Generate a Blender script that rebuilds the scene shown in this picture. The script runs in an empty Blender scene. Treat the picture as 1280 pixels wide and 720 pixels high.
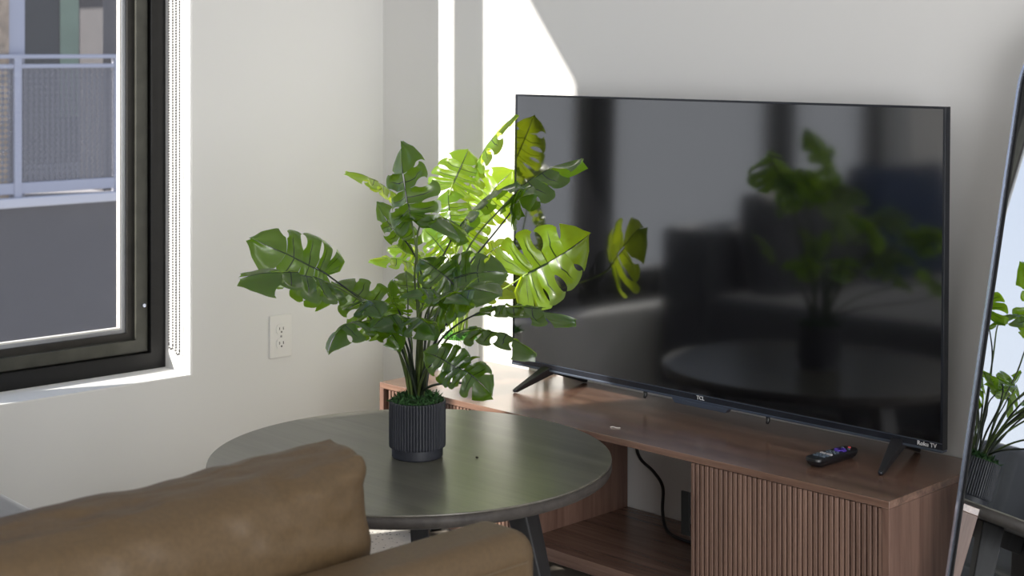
import bpy, bmesh, math, random
from mathutils import Vector, Matrix, noise

C = bpy.context.scene.collection
PI = math.pi
rnd = random.Random(7)

# ---------------------------------------------------------------- materials
def new_mat(name):
    m = bpy.data.materials.new(name); m.use_nodes = True
    nt = m.node_tree
    return m, nt, nt.nodes['Principled BSDF']

def N(nt, kind, **kw):
    n = nt.nodes.new(kind)
    for k, v in kw.items():
        if k in n.inputs: n.inputs[k].default_value = v
        else: setattr(n, k, v)
    return n

def simple(name, col, rough=.5, metal=0., bump=0., bscale=60., spec=.5, var=0.):
    m, nt, b = new_mat(name)
    b.inputs['Base Color'].default_value = (*col, 1)
    b.inputs['Roughness'].default_value = rough
    b.inputs['Metallic'].default_value = metal
    b.inputs['Specular IOR Level'].default_value = spec
    tc = N(nt, 'ShaderNodeTexCoord')
    no = N(nt, 'ShaderNodeTexNoise', Scale=bscale, Detail=4.)
    nt.links.new(tc.outputs['Object'], no.inputs['Vector'])
    if bump:
        bp = N(nt, 'ShaderNodeBump', Strength=bump, Distance=.002)
        nt.links.new(no.outputs['Fac'], bp.inputs['Height'])
        nt.links.new(bp.outputs['Normal'], b.inputs['Normal'])
    if var:
        r = N(nt, 'ShaderNodeValToRGB')
        r.color_ramp.elements[0].position = .3; r.color_ramp.elements[1].position = .7
        r.color_ramp.elements[0].color = (*[c * (1 - var) for c in col], 1)
        r.color_ramp.elements[1].color = (*[min(1, c * (1 + var)) for c in col], 1)
        nt.links.new(no.outputs['Fac'], r.inputs['Fac'])
        nt.links.new(r.outputs['Color'], b.inputs['Base Color'])
    return m

def wood(name, dark, light, axis='X', rough=.42, scale=1., spec=.5, plank=None, bump=.12, coat=0.):
    m, nt, b = new_mat(name)
    tc = N(nt, 'ShaderNodeTexCoord')
    s = {'X': (1.6, 28, 28), 'Y': (28, 1.6, 28), 'Z': (28, 28, 1.6)}[axis]
    mp = N(nt, 'ShaderNodeMapping'); mp.inputs['Scale'].default_value = [v * scale for v in s]
    nt.links.new(tc.outputs['Object'], mp.inputs['Vector'])
    n1 = N(nt, 'ShaderNodeTexNoise', Scale=1., Detail=6., Roughness=.65, Distortion=.8)
    n2 = N(nt, 'ShaderNodeTexNoise', Scale=5., Detail=4., Roughness=.7)
    nt.links.new(mp.outputs[0], n1.inputs['Vector']); nt.links.new(mp.outputs[0], n2.inputs['Vector'])
    mx = N(nt, 'ShaderNodeMath', operation='MULTIPLY_ADD'); mx.inputs[1].default_value = .35
    nt.links.new(n2.outputs['Fac'], mx.inputs[0]); nt.links.new(n1.outputs['Fac'], mx.inputs[2])
    r = N(nt, 'ShaderNodeValToRGB')
    r.color_ramp.elements[0].position = .42; r.color_ramp.elements[1].position = .92
    r.color_ramp.elements[0].color = (*dark, 1); r.color_ramp.elements[1].color = (*light, 1)
    nt.links.new(mx.outputs[0], r.inputs['Fac'])
    col = r.outputs['Color']
    if plank:
        bk = N(nt, 'ShaderNodeTexBrick', Scale=1.)
        bk.inputs['Color1'].default_value = (1, 1, 1, 1); bk.inputs['Color2'].default_value = (.82, .82, .82, 1)
        bk.inputs['Mortar'].default_value = (.35, .33, .3, 1)
        bk.inputs['Mortar Size'].default_value = .003
        bk.inputs['Brick Width'].default_value = plank[0]; bk.inputs['Row Height'].default_value = plank[1]
        nt.links.new(tc.outputs['Object'], bk.inputs['Vector'])
        mm = N(nt, 'ShaderNodeMix', data_type='RGBA', blend_type='MULTIPLY'); mm.inputs['Factor'].default_value = 1
        nt.links.new(col, mm.inputs['A']); nt.links.new(bk.outputs['Color'], mm.inputs['B'])
        col = mm.outputs['Result']
    nt.links.new(col, b.inputs['Base Color'])
    b.inputs['Roughness'].default_value = rough
    b.inputs['Specular IOR Level'].default_value = spec
    b.inputs['Coat Weight'].default_value = coat; b.inputs['Coat Roughness'].default_value = .2
    bp = N(nt, 'ShaderNodeBump', Strength=bump, Distance=.001)
    nt.links.new(mx.outputs[0], bp.inputs['Height']); nt.links.new(bp.outputs['Normal'], b.inputs['Normal'])
    return m

def glass_mat(name, haze=.1, dcol=(.6, .6, .66)):  # grey veil mixed into the glass to imitate sunlit haze
    m, nt, b = new_mat(name); nt.nodes.remove(b)
    out = nt.nodes['Material Output']
    tr = N(nt, 'ShaderNodeBsdfTransparent'); gl = N(nt, 'ShaderNodeBsdfGlossy', Roughness=.01)
    lw = N(nt, 'ShaderNodeLayerWeight', Blend=.5)
    pw = N(nt, 'ShaderNodeMath', operation='POWER'); pw.inputs[1].default_value = 4.
    nt.links.new(lw.outputs['Facing'], pw.inputs[0])
    fr = N(nt, 'ShaderNodeMath', operation='MULTIPLY_ADD'); fr.inputs[1].default_value = .3; fr.inputs[2].default_value = .002
    nt.links.new(pw.outputs[0], fr.inputs[0])
    m1 = N(nt, 'ShaderNodeMixShader'); m2 = N(nt, 'ShaderNodeMixShader')
    nt.links.new(fr.outputs[0], m1.inputs[0]); nt.links.new(tr.outputs[0], m1.inputs[1]); nt.links.new(gl.outputs[0], m1.inputs[2])
    df = N(nt, 'ShaderNodeBsdfTranslucent', Color=(*dcol, 1)); dd = N(nt, 'ShaderNodeBsdfDiffuse', Color=(*dcol, 1))
    md = N(nt, 'ShaderNodeMixShader', Fac=.5)
    nt.links.new(df.outputs[0], md.inputs[1]); nt.links.new(dd.outputs[0], md.inputs[2])
    tc = N(nt, 'ShaderNodeTexCoord'); no = N(nt, 'ShaderNodeTexNoise', Scale=500., Detail=2.)
    nt.links.new(tc.outputs['Object'], no.inputs['Vector'])
    mr = N(nt, 'ShaderNodeMapRange'); mr.inputs[1].default_value = .3; mr.inputs[2].default_value = .7
    mr.inputs[3].default_value = haze * .6; mr.inputs[4].default_value = haze * 1.4
    nt.links.new(no.outputs['Fac'], mr.inputs[0]); nt.links.new(mr.outputs[0], m2.inputs[0])
    nt.links.new(m1.outputs[0], m2.inputs[1]); nt.links.new(md.outputs[0], m2.inputs[2])
    nt.links.new(m2.outputs[0], out.inputs[0])
    return m

def leaf_mat(name, top, under, vein, trans, trans_fac, rough=.36):
    m, nt, b = new_mat(name)
    out = nt.nodes['Material Output']
    uv = N(nt, 'ShaderNodeUVMap', uv_map='leaf'); sp = N(nt, 'ShaderNodeSeparateXYZ')
    nt.links.new(uv.outputs[0], sp.inputs[0])
    a = N(nt, 'ShaderNodeMath', operation='SUBTRACT'); a.inputs[1].default_value = .5
    nt.links.new(sp.outputs[0], a.inputs[0])
    ab = N(nt, 'ShaderNodeMath', operation='ABSOLUTE'); nt.links.new(a.outputs[0], ab.inputs[0])
    # side vein, fading at the margin
    w1 = N(nt, 'ShaderNodeMapRange'); w1.inputs[1].default_value = .018; w1.inputs[2].default_value = .045
    w1.inputs[3].default_value = 1; w1.inputs[4].default_value = 0
    nt.links.new(ab.outputs[0], w1.inputs[0])
    fd = N(nt, 'ShaderNodeMapRange'); fd.inputs[1].default_value = .62; fd.inputs[2].default_value = .85
    fd.inputs[3].default_value = 1; fd.inputs[4].default_value = 0
    nt.links.new(sp.outputs[1], fd.inputs[0])
    mu = N(nt, 'ShaderNodeMath', operation='MULTIPLY'); nt.links.new(w1.outputs[0], mu.inputs[0]); nt.links.new(fd.outputs[0], mu.inputs[1])
    w2 = N(nt, 'ShaderNodeMapRange'); w2.inputs[1].default_value = .020; w2.inputs[2].default_value = .042
    w2.inputs[3].default_value = 1; w2.inputs[4].default_value = 0
    nt.links.new(sp.outputs[1], w2.inputs[0])
    vx = N(nt, 'ShaderNodeMath', operation='MAXIMUM'); nt.links.new(mu.outputs[0], vx.inputs[0]); nt.links.new(w2.outputs[0], vx.inputs[1])
    ge = N(nt, 'ShaderNodeNewGeometry')
    tc = N(nt, 'ShaderNodeTexCoord'); no = N(nt, 'ShaderNodeTexNoise', Scale=18., Detail=4.)
    nt.links.new(tc.outputs['Object'], no.inputs['Vector'])
    side = N(nt, 'ShaderNodeMix', data_type='RGBA')
    side.inputs['A'].default_value = (*top, 1); side.inputs['B'].default_value = (*under, 1)
    nt.links.new(ge.outputs['Backfacing'], side.inputs['Factor'])
    va = N(nt, 'ShaderNodeMapRange'); va.inputs[1].default_value = .3; va.inputs[2].default_value = .7
    va.inputs[3].default_value = .7; va.inputs[4].default_value = 1.3
    nt.links.new(no.outputs['Fac'], va.inputs[0])
    vm = N(nt, 'ShaderNodeVectorMath', operation='SCALE')
    nt.links.new(side.outputs['Result'], vm.inputs[0]); nt.links.new(va.outputs[0], vm.inputs['Scale'])
    cv = N(nt, 'ShaderNodeMix', data_type='RGBA'); cv.inputs['B'].default_value = (*vein, 1)
    nt.links.new(vx.outputs[0], cv.inputs['Factor']); nt.links.new(vm.outputs[0], cv.inputs['A'])
    nt.links.new(cv.outputs['Result'], b.inputs['Base Color'])
    b.inputs['Roughness'].default_value = rough
    b.inputs['Specular IOR Level'].default_value = .8; b.inputs['Coat Weight'].default_value = .6; b.inputs['Coat Roughness'].default_value = .12
    bp = N(nt, 'ShaderNodeBump', Strength=.25, Distance=.003)
    nt.links.new(no.outputs['Fac'], bp.inputs['Height']); nt.links.new(bp.outputs['Normal'], b.inputs['Normal'])
    tl = N(nt, 'ShaderNodeBsdfTranslucent')
    tv = N(nt, 'ShaderNodeMix', data_type='RGBA'); tv.inputs['A'].default_value = (*trans, 1)
    tv.inputs['B'].default_value = (*[c * .12 for c in trans], 1)
    nt.links.new(vx.outputs[0], tv.inputs['Factor']); nt.links.new(tv.outputs['Result'], tl.inputs['Color'])
    ms = N(nt, 'ShaderNodeMixShader', Fac=trans_fac)
    nt.links.new(b.outputs[0], ms.inputs[1]); nt.links.new(tl.outputs[0], ms.inputs[2]); nt.links.new(ms.outputs[0], out.inputs[0])
    return m

M = {}
M['wall'] = simple('wall_paint', (.76, .755, .745), .75, bump=.06, bscale=220, spec=.3)
M['white'] = simple('white_trim_paint', (.82, .82, .81), .55, bump=.05, bscale=90)
M['ceiling'] = simple('ceiling_paint', (.8, .8, .79), .8, bump=.05)
M['floor'] = wood('grey_plank_floor', (.20, .175, .14), (.36, .32, .27), 'X', .5, .6, plank=(1.2, .18))
M['black_frame'] = simple('black_window_metal', (.005, .005, .005), .45, spec=.3, bump=.05, var=.3, bscale=30)
M['olive_frame'] = simple('olive_grey_window_metal', (.055, .055, .045), .45, spec=.35, bump=.04, var=.2, bscale=20)
M['brown_frame'] = simple('dark_bronze_window_metal', (.022, .020, .017), .45, spec=.35, bump=.04, var=.25, bscale=20)
M['alu'] = simple('aluminium_bead', (.32, .33, .35), .35, .6, bump=.03)
M['seal'] = simple('pale_glazing_seal', (.72, .70, .66), .6, bump=.1)
M['glass'] = glass_mat('window_glass', .05)
M['walnut_x'] = wood('walnut_along', (.085, .042, .030), (.245, .150, .112), 'X', .25, spec=.7)
M['walnut_top'] = wood('walnut_lacquered_top', (.058, .029, .020), (.285, .165, .117), 'X', .25, spec=.6, bump=.015, coat=.6)
M['walnut_z'] = wood('walnut_upright', (.085, .042, .030), (.235, .14, .105), 'Z', .42)
M['walnut_y'] = wood('walnut_across', (.085, .042, .030), (.25, .14, .10), 'Y', .42)
M['tambour'] = wood('walnut_tambour', (.085, .047, .035), (.26, .158, .118), 'Z', .42)
M['table'] = wood('espresso_table_wood', (.066, .061, .049), (.150, .140, .112), 'X', .28, .8, spec=.9, bump=.03)
M['table_edge'] = wood('espresso_shaded_edge', (.030, .026, .024), (.075, .066, .060), 'X', .5, .8, spec=.3)  # darker copy of the table wood, shade of the rim put into the colour
M['table_leg'] = wood('black_table_wood', (.012, .012, .013), (.032, .032, .034), 'Z', .45)
M['black'] = simple('black_plastic', (.010, .010, .012), .32, bump=.03, bscale=300)
M['blackmatt'] = simple('black_matt_metal', (.006, .006, .006), .6, spec=.25, bump=.03)
M['bezel'] = simple('tv_bezel', (.012, .014, .02), .22)
M['chin'] = simple('tv_chin_metal', (.10, .12, .16), .3, .7)
M['screen'] = simple('tv_screen', (.004, .004, .005), .075, spec=1.)
M['screen'].node_tree.nodes['Principled BSDF'].inputs['IOR'].default_value = 1.8
M['silver'] = simple('silver_frame', (.55, .60, .72), .25, .9)
M['mirror'] = simple('mirror_glass', (.9, .93, .95), .0, 1.)
M['pot_dark'] = simple('charcoal_ceramic', (.022, .024, .033), .5, bump=.06, bscale=150)
M['pot_white'] = simple('white_ceramic', (.78, .77, .75), .5, bump=.05, bscale=150)
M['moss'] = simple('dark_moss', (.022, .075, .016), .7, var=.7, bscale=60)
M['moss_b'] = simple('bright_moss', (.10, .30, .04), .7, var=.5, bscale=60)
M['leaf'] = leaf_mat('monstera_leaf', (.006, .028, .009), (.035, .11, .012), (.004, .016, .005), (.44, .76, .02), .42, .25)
M['leaf_b'] = leaf_mat('monstera_leaf_sunlit', (.06, .17, .015), (.13, .25, .015), (.008, .035, .006), (.66, .84, .02), .50)  # brighter copy of the leaf, sunlight put into its colours
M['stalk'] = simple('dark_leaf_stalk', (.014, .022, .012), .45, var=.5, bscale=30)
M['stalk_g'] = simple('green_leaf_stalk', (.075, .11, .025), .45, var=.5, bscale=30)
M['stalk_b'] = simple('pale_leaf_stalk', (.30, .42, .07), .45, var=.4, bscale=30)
M['leather'] = simple('tan_leather', (.088, .055, .025), .52, bump=.25, bscale=140, var=.14)
M['seam'] = simple('leather_seam', (.11, .075, .04), .5, bump=.1)
M['grey_fabric'] = simple('grey_upholstery', (.056, .060, .072), .7, bump=.4, bscale=600, var=.1)
_g = M['grey_fabric'].node_tree.nodes['Principled BSDF']; _g.inputs['Sheen Weight'].default_value = 1.; _g.inputs['Sheen Roughness'].default_value = .35
M['navy'] = simple('navy_upholstery', (.012, .035, .095), .7, bump=.4, bscale=300, var=.2)
M['rug'] = None
M['outlet'] = simple('outlet_plastic', (.80, .79, .77), .35)
M['slot'] = simple('outlet_slot', (.03, .03, .03), .6)
M['chain'] = simple('bead_chain_plastic', (.055, .055, .055), .4)
M['purple'] = simple('purple_button', (.10, .05, .42), .4)
M['red'] = simple('red_button', (.65, .09, .10), .4)
M['greyb'] = simple('grey_button', (.10, .13, .17), .4)
M['paleb'] = simple('pale_button', (.50, .48, .50), .4)
M['logo'] = simple('white_print', (.75, .75, .76), .4)
M['crumb'] = simple('crumb', (.03, .02, .012), .8)
M['thread'] = simple('white_thread', (.8, .78, .74), .8)
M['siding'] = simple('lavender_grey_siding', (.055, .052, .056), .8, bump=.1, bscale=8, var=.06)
M['recess_siding'] = simple('grey_recess_wall', (.15, .145, .155), .8)  # even grey, lighter than the siding
M['ledge'] = simple('pale_balcony_edge', (.55, .54, .58), .7)
M['rail'] = simple('lavender_painted_steel', (.36, .37, .45), .5)
M['green_curtain'] = simple('pale_green_curtain', (.22, .32, .24), .8, var=.1, bscale=3)
M['dark_glass'] = simple('dark_balcony_glass', (.045, .055, .06), .6, spec=.1)
M['brick'] = simple('tan_brick', (.32, .24, .17), .85, var=.3, bscale=12)

def rug_material():
    m, nt, b = new_mat('flecked_rug')
    tc = N(nt, 'ShaderNodeTexCoord'); v = N(nt, 'ShaderNodeTexVoronoi', Scale=70.)
    nt.links.new(tc.outputs['Object'], v.inputs['Vector'])
    n = N(nt, 'ShaderNodeTexNoise', Scale=9.)
    nt.links.new(tc.outputs['Object'], n.inputs['Vector'])
    mt = N(nt, 'ShaderNodeMath', operation='MULTIPLY_ADD'); mt.inputs[1].default_value = -.36
    nt.links.new(n.outputs['Fac'], mt.inputs[0]); nt.links.new(v.outputs['Distance'], mt.inputs[2])
    r = N(nt, 'ShaderNodeValToRGB')
    r.color_ramp.elements[0].position = -.0; r.color_ramp.elements[1].position = .012
    r.color_ramp.elements[0].color = (.10, .10, .10, 1); r.color_ramp.elements[1].color = (.70, .67, .62, 1)
    nt.links.new(mt.outputs[0], r.inputs['Fac']); nt.links.new(r.outputs['Color'], b.inputs['Base Color'])
    b.inputs['Roughness'].default_value = .95
    bp = N(nt, 'ShaderNodeBump', Strength=.5, Distance=.004)
    nt.links.new(v.outputs['Distance'], bp.inputs['Height']); nt.links.new(bp.outputs['Normal'], b.inputs['Normal'])
    return m
M['rug'] = rug_material()

def mesh_panel_material():
    m, nt, b = new_mat('perforated_mesh_panel')
    out = nt.nodes['Material Output']
    b.inputs['Base Color'].default_value = (.13, .13, .15, 1); b.inputs['Roughness'].default_value = .5
    tc = N(nt, 'ShaderNodeTexCoord'); mp = N(nt, 'ShaderNodeMapping'); mp.inputs['Rotation'].default_value = (PI / 4, 0, 0)
    nt.links.new(tc.outputs['Object'], mp.inputs['Vector'])
    ck = N(nt, 'ShaderNodeTexChecker', Scale=34.); nt.links.new(mp.outputs[0], ck.inputs['Vector'])
    tr = N(nt, 'ShaderNodeBsdfTransparent'); ms = N(nt, 'ShaderNodeMixShader')
    nt.links.new(ck.outputs['Fac'], ms.inputs[0]); nt.links.new(b.outputs[0], ms.inputs[1]); nt.links.new(tr.outputs[0], ms.inputs[2])
    nt.links.new(ms.outputs[0], out.inputs[0])
    return m
M['mesh_panel'] = mesh_panel_material()

# ---------------------------------------------------------------- mesh helpers
def BM(): return bmesh.new()

def box(bm, x0, x1, y0, y1, z0, z1, mat=None):
    vs = [bm.verts.new(p) for p in ((x0,y0,z0),(x1,y0,z0),(x1,y1,z0),(x0,y1,z0),(x0,y0,z1),(x1,y0,z1),(x1,y1,z1),(x0,y1,z1))]
    if mat is not None:
        for v in vs: v.co = mat @ v.co
    for q in ((3,2,1,0),(4,5,6,7),(0,1,5,4),(1,2,6,5),(2,3,7,6),(3,0,4,7)):
        bm.faces.new([vs[i] for i in q])
    return bm

def prism(bm, poly, lo, hi, axis='Z'):
    """extrude a 2-D outline along an axis"""
    def P(u, v, w): return {'Z': (u, v, w), 'Y': (u, w, v), 'X': (w, u, v)}[axis]
    a = [bm.verts.new(P(u, v, lo)) for u, v in poly]; b = [bm.verts.new(P(u, v, hi)) for u, v in poly]
    n = len(poly)
    bm.faces.new(a); bm.faces.new(b[::-1])
    for i in range(n): bm.faces.new((a[i], b[i], b[(i + 1) % n], a[(i + 1) % n]))
    bmesh.ops.recalc_face_normals(bm, faces=bm.faces[:])
    return bm

def tube(bm, pts, rad, seg=8, cap=True):
    pts = [Vector(p) for p in pts]; n = len(pts)
    rs = rad if isinstance(rad, (list, tuple)) else [rad] * n
    t0 = (pts[1] - pts[0]).normalized()
    ref = Vector((0, 0, 1)) if abs(t0.z) < .9 else Vector((1, 0, 0))
    u = t0.cross(ref).normalized(); rings = []
    for i in range(n):
        t = (pts[min(i + 1, n - 1)] - pts[max(i - 1, 0)]).normalized()
        u = (u - t * u.dot(t)).normalized(); w = t.cross(u)
        rings.append([bm.verts.new(pts[i] + (u * math.cos(2*PI*k/seg) + w * math.sin(2*PI*k/seg)) * rs[i]) for k in range(seg)])
    for i in range(n - 1):
        for k in range(seg):
            bm.faces.new((rings[i][k], rings[i][(k+1) % seg], rings[i+1][(k+1) % seg], rings[i+1][k]))
    if cap:
        bm.faces.new(rings[0][::-1]); bm.faces.new(rings[-1])
    return bm

def lathe(bm, prof, seg=48, rfun=None):
    rings = []
    for (r, z) in prof:
        rings.append([bm.verts.new(((rfun(r, z, k) if rfun else r) * math.cos(2*PI*k/seg), (rfun(r, z, k) if rfun else r) * math.sin(2*PI*k/seg), z)) for k in range(seg)])
    for i in range(len(prof) - 1):
        for k in range(seg):
            bm.faces.new((rings[i][k], rings[i][(k+1) % seg], rings[i+1][(k+1) % seg], rings[i+1][k]))
    bm.faces.new(rings[0][::-1]); bm.faces.new(rings[-1])
    return bm

def ring_frame(bm, y0, y1, z0, z1, w, x0, x1):
    """rectangular picture-frame in the y-z plane, bars of width w, between depths x0 and x1"""
    o = [(y0, z0), (y1, z0), (y1, z1), (y0, z1)]
    i = [(y0 + w, z0 + w), (y1 - w, z0 + w), (y1 - w, z1 - w), (y0 + w, z1 - w)]
    V = lambda x, p: bm.verts.new((x, p[0], p[1]))
    of, inf, ob, inb = [V(x1, p) for p in o], [V(x1, p) for p in i], [V(x0, p) for p in o], [V(x0, p) for p in i]
    for k in range(4):
        j = (k + 1) % 4
        bm.faces.new((of[k], of[j], inf[j], inf[k])); bm.faces.new((ob[j], ob[k], inb[k], inb[j]))
        bm.faces.new((of[j], of[k], ob[k], ob[j])); bm.faces.new((inf[k], inf[j], inb[j], inb[k]))
    bmesh.ops.recalc_face_normals(bm, faces=bm.faces[:])
    return bm

def obj(name, bm, mat, parent=None, bevel=0, seg=2, smooth=False, loc=None, rot=None):
    me = bpy.data.meshes.new(name)
    bm.normal_update(); bm.to_mesh(me); bm.free()
    if smooth:
        for p in me.polygons: p.use_smooth = True
    me.materials.append(M[mat] if isinstance(mat, str) else mat)
    o = bpy.data.objects.new(name, me); C.objects.link(o)
    if parent: o.parent = parent
    if loc: o.location = loc
    if rot: o.rotation_euler = rot
    if bevel:
        md = o.modifiers.new('bevel', 'BEVEL'); md.width = bevel; md.segments = seg; md.limit_method = 'ANGLE'; md.angle_limit = .6
        md.harden_normals = False
    return o

def tag(o, label=None, cat=None, group=None, kind=None):
    if label: o['label'] = label
    if cat: o['category'] = cat
    if group: o['group'] = group
    if kind: o['kind'] = kind
    return o

def thing(name, label, cat, loc=(0, 0, 0), rot=(0, 0, 0), group=None):
    o = bpy.data.objects.new(name, None); C.objects.link(o)
    o.location = loc; o.rotation_euler = rot; o.empty_display_size = .1
    return tag(o, label, cat, group)

def struct(name, bm, mat, label=None, **kw):
    o = obj(name, bm, mat, **kw); o['kind'] = 'structure'
    if label: o['label'] = label
    return o

def text_mesh(name, s, size, mat, parent, loc, rot, depth=.0004):
    cu = bpy.data.curves.new(name, 'FONT'); cu.body = s; cu.size = size; cu.extrude = depth; cu.align_x = 'CENTER'; cu.align_y = 'CENTER'
    cu.resolution_u = 3; cu.offset = size * .012
    tmp = bpy.data.objects.new(name + '_tmp', cu); C.objects.link(tmp)
    dg = bpy.context.evaluated_depsgraph_get()
    me = bpy.data.meshes.new_from_object(tmp.evaluated_get(dg))
    bpy.data.objects.remove(tmp)
    me.materials.clear(); me.materials.append(M[mat])
    o = bpy.data.objects.new(name, me); C.objects.link(o)
    o.parent = parent; o.location = loc; o.rotation_euler = rot
    return o

# ---------------------------------------------------------------- room shell
TH = -.0573                     # the window wall stands 3 degrees off square
H = 2.75
XR, YF = 5.3, -5.6
SHELL = [(-.14, .1), (-.50, YF - .1), (XR + .1, YF - .1), (XR + .1, .1)]
struct('floor', prism(BM(), SHELL, -.1, 0), 'floor')
struct('ceiling', prism(BM(), SHELL, H, H + .1), 'ceiling')
struct('wall_back', box(BM(), -.05, XR + .1, 0, .12, 0, H), 'wall')
wr_ = BM()      # right wall with an added, unseen opening for the side fill light
box(wr_, XR, XR + .12, YF, -4.4, 0, H); box(wr_, XR, XR + .12, -1.7, 0, 0, H)
box(wr_, XR, XR + .12, -4.4, -1.7, 0, .1); box(wr_, XR, XR + .12, -4.4, -1.7, 2.4, H)
struct('wall_right', wr_, 'wall')
struct('wall_front', box(BM(), -.6, XR, YF - .12, YF, 0, H), 'wall')
# window wall, local frame: x inward, y = -distance from the corner
A0, A1, ZS, ZH = .652, 3.50, .378, 2.60
wl = BM()
TW = .230
box(wl, -TW, 0, -A0, .05, 0, H); box(wl, -TW, 0, -6, -A1, 0, H)
box(wl, -TW, 0, -A1, -A0, 0, ZS); box(wl, -TW, 0, -A1, -A0, ZH, H)
struct('wall_left', wl, 'wall', rot=(0, 0, TH))
# painted white lining of the opening
ln = BM()
e = .004
box(ln, -TW, -.002, -A0 - e, -A0, ZS, ZH); box(ln, -TW, -.002, -A1, -A1 + e, ZS, ZH)
box(ln, -TW, .0, -A1, -A0, ZS, ZS + e); box(ln, -TW, -.002, -A1, -A0, ZH - e, ZH)
struct('trim_1', ln, 'white', rot=(0, 0, TH))

panes = [(A0, 1.465), (1.465, 2.70), (2.70, A1)]
FX = -.137                       # inner face of the outer frame
def window(n, a, b):
    root = struct('window_%d' % n, ring_frame(BM(), -b + .001, -a - e, ZS + e, ZH - e, .046, FX - .09, FX), 'black_frame', bevel=.002, rot=(0, 0, TH))
    f2 = obj('window_frame', ring_frame(BM(), -b + .05, -a - .052, ZS + .052, ZH - .05, .036, FX - .07, FX - .014), 'olive_frame', root, bevel=.002)
    f2b = obj('window_frame', ring_frame(BM(), -b + .064, -a - .086, ZS + .086, ZH - .084, .022, FX - .075, FX - .028), 'brown_frame', root, bevel=.002)
    f3 = obj('glazing_bead', ring_frame(BM(), -b + .086, -a - .106, ZS + .104, ZH - .106, .014, FX - .060, FX - .036), 'alu', root, bevel=.001)
    f4 = obj('window_seal', ring_frame(BM(), -b + .098, -a - .119, ZS + .117, ZH - .119, .005, FX - .058, FX - .040), 'seal', root)
    g = obj('window_pane', box(BM(), FX - .052, FX - .048, -b + .09, -a - .11, ZS + .11, ZH - .11), 'glass', root)
    return root
w1 = window(1, *panes[0]); w2 = window(2, *panes[1]); w3 = window(3, *panes[2])
# small latch screw on the sash of the first window
lt = BM(); tube(lt, [(FX - .014, -A0 - .066, .56), (FX - .006, -A0 - .066, .56)], .005, 10)
obj('window_latch', lt, 'silver', w1)

def wl_point(x, a, z):
    c, s = math.cos(TH), math.sin(TH)
    return Vector((c * x + s * a, s * x - c * a, z))

# roller-shade bead chains hanging in front of the jamb
def bead_chain(x0, x1, zb, label, da):
    bm = BM()
    pts = []
    z = 2.5
    while z > zb + (x1 - x0) / 2: pts.append((x0, z)); z -= .0076
    cx, r = (x0 + x1) / 2, (x1 - x0) / 2
    k = max(3, int(PI * r / .0076))
    for i in range(k + 1):
        t = PI + PI * i / k
        pts.append((cx + r * math.cos(t), zb + r + r * math.sin(t)))
    z = zb + r + .004
    while z < 2.5: pts.append((x1, z)); z += .0076
    for (x, z) in pts:
        bmesh.ops.create_icosphere(bm, subdivisions=1, radius=.0031, matrix=Matrix.Translation((x, -A0 - da, z)))
    for (xa, za), (xb_, zb_) in zip(pts, pts[1:]):
        tube(bm, [(xa, -A0 - da, za), (xb_, -A0 - da, zb_)], .0006, 4, False)
    o = obj('bead_chain', bm, 'chain', smooth=True, rot=(0, 0, TH))
    return tag(o, label, 'blind chain', 'bead chains beside the window')
bead_chain(-.101, -.080, .440, 'beaded blind pull chain loop hanging on the window jamb, nearer the black frame', .014)
bead_chain(-.063, -.043, .430, 'beaded blind pull chain loop hanging on the window jamb, nearer the room corner edge', .014)

# ---------------------------------------------------------------- wall outlet
ot = thing('wall_outlet', 'white double power outlet on the wall between window and corner', 'outlet', wl_point(0, .368, .452), (0, 0, TH))
pl = BM(); box(pl, 0, .006, -.037, .037, -.061, .061); obj('cover_plate', pl, 'outlet', ot, bevel=.003, seg=3)
for dz in (.0205, -.0205):
    rb = BM()
    poly = [(.0165 * (1 if math.cos(t) > 0 else -1) * min(1, abs(math.cos(t)) ** .55), .0145 * (1 if math.sin(t) > 0 else -1) * min(1, abs(math.sin(t)) ** .8)) for t in [2 * PI * k / 28 + .01 for k in range(28)]]
    prism(rb, poly, .006, .0085, 'X'); rc = obj('receptacle', rb, 'outlet', ot, loc=(0, 0, dz))
    sl = BM(); box(sl, .008, .0088, -.0075, -.0055, -.002, .006); obj('slot', sl, 'slot', rc)
    sl = BM(); box(sl, .008, .0088, .0050, .0075, -.002, .006); obj('slot', sl, 'slot', rc)
    sl = BM(); tube(sl, [(.008, 0, -.0075), (.0088, 0, -.0075)], .0026, 10); obj('slot', sl, 'slot', rc)
sc_ = BM(); tube(sc_, [(.006, 0, 0), (.0072, 0, 0)], .003, 12); obj('screw', sc_, 'alu', ot)

# ---------------------------------------------------------------- TV cabinet
CX0, CX1, CY0, CY1, CZ = .452, 1.974, -.395, -.006, .397
cab = thing('media_cabinet', 'long low walnut cabinet with ribbed sliding doors under the television', 'cabinet', (CX0, CY0, 0))
L_, D_ = CX1 - CX0, CY1 - CY0
top_t = .015
obj('top', box(BM(), 0, L_, 0, D_, CZ - top_t, CZ), 'walnut_top', cab, bevel=.0012)
obj('side_panel', box(BM(), 0, .016, 0, D_, .064, CZ - top_t), 'walnut_z', cab, bevel=.001)
obj('side_panel', box(BM(), L_ - .016, L_, 0, D_, .064, CZ - top_t), 'walnut_z', cab, bevel=.001)
DV1, DV2 = .975 - CX0, 1.485 - CX0
obj('divider', box(BM(), DV1 - .016, DV1, .03, D_, .098, CZ - top_t), 'walnut_z', cab, bevel=.001)
obj('divider', box(BM(), DV2 + .01, DV2 + .026, .03, D_, .098, CZ - top_t), 'walnut_z', cab, bevel=.001)
obj('bottom_panel', box(BM(), .016, L_ - .016, .004, D_, .082, .098), 'walnut_x', cab, bevel=.001)
obj('plinth', box(BM(), .016, L_ - .016, .012, .03, .064, .082), 'walnut_x', cab, bevel=.001)
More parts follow.
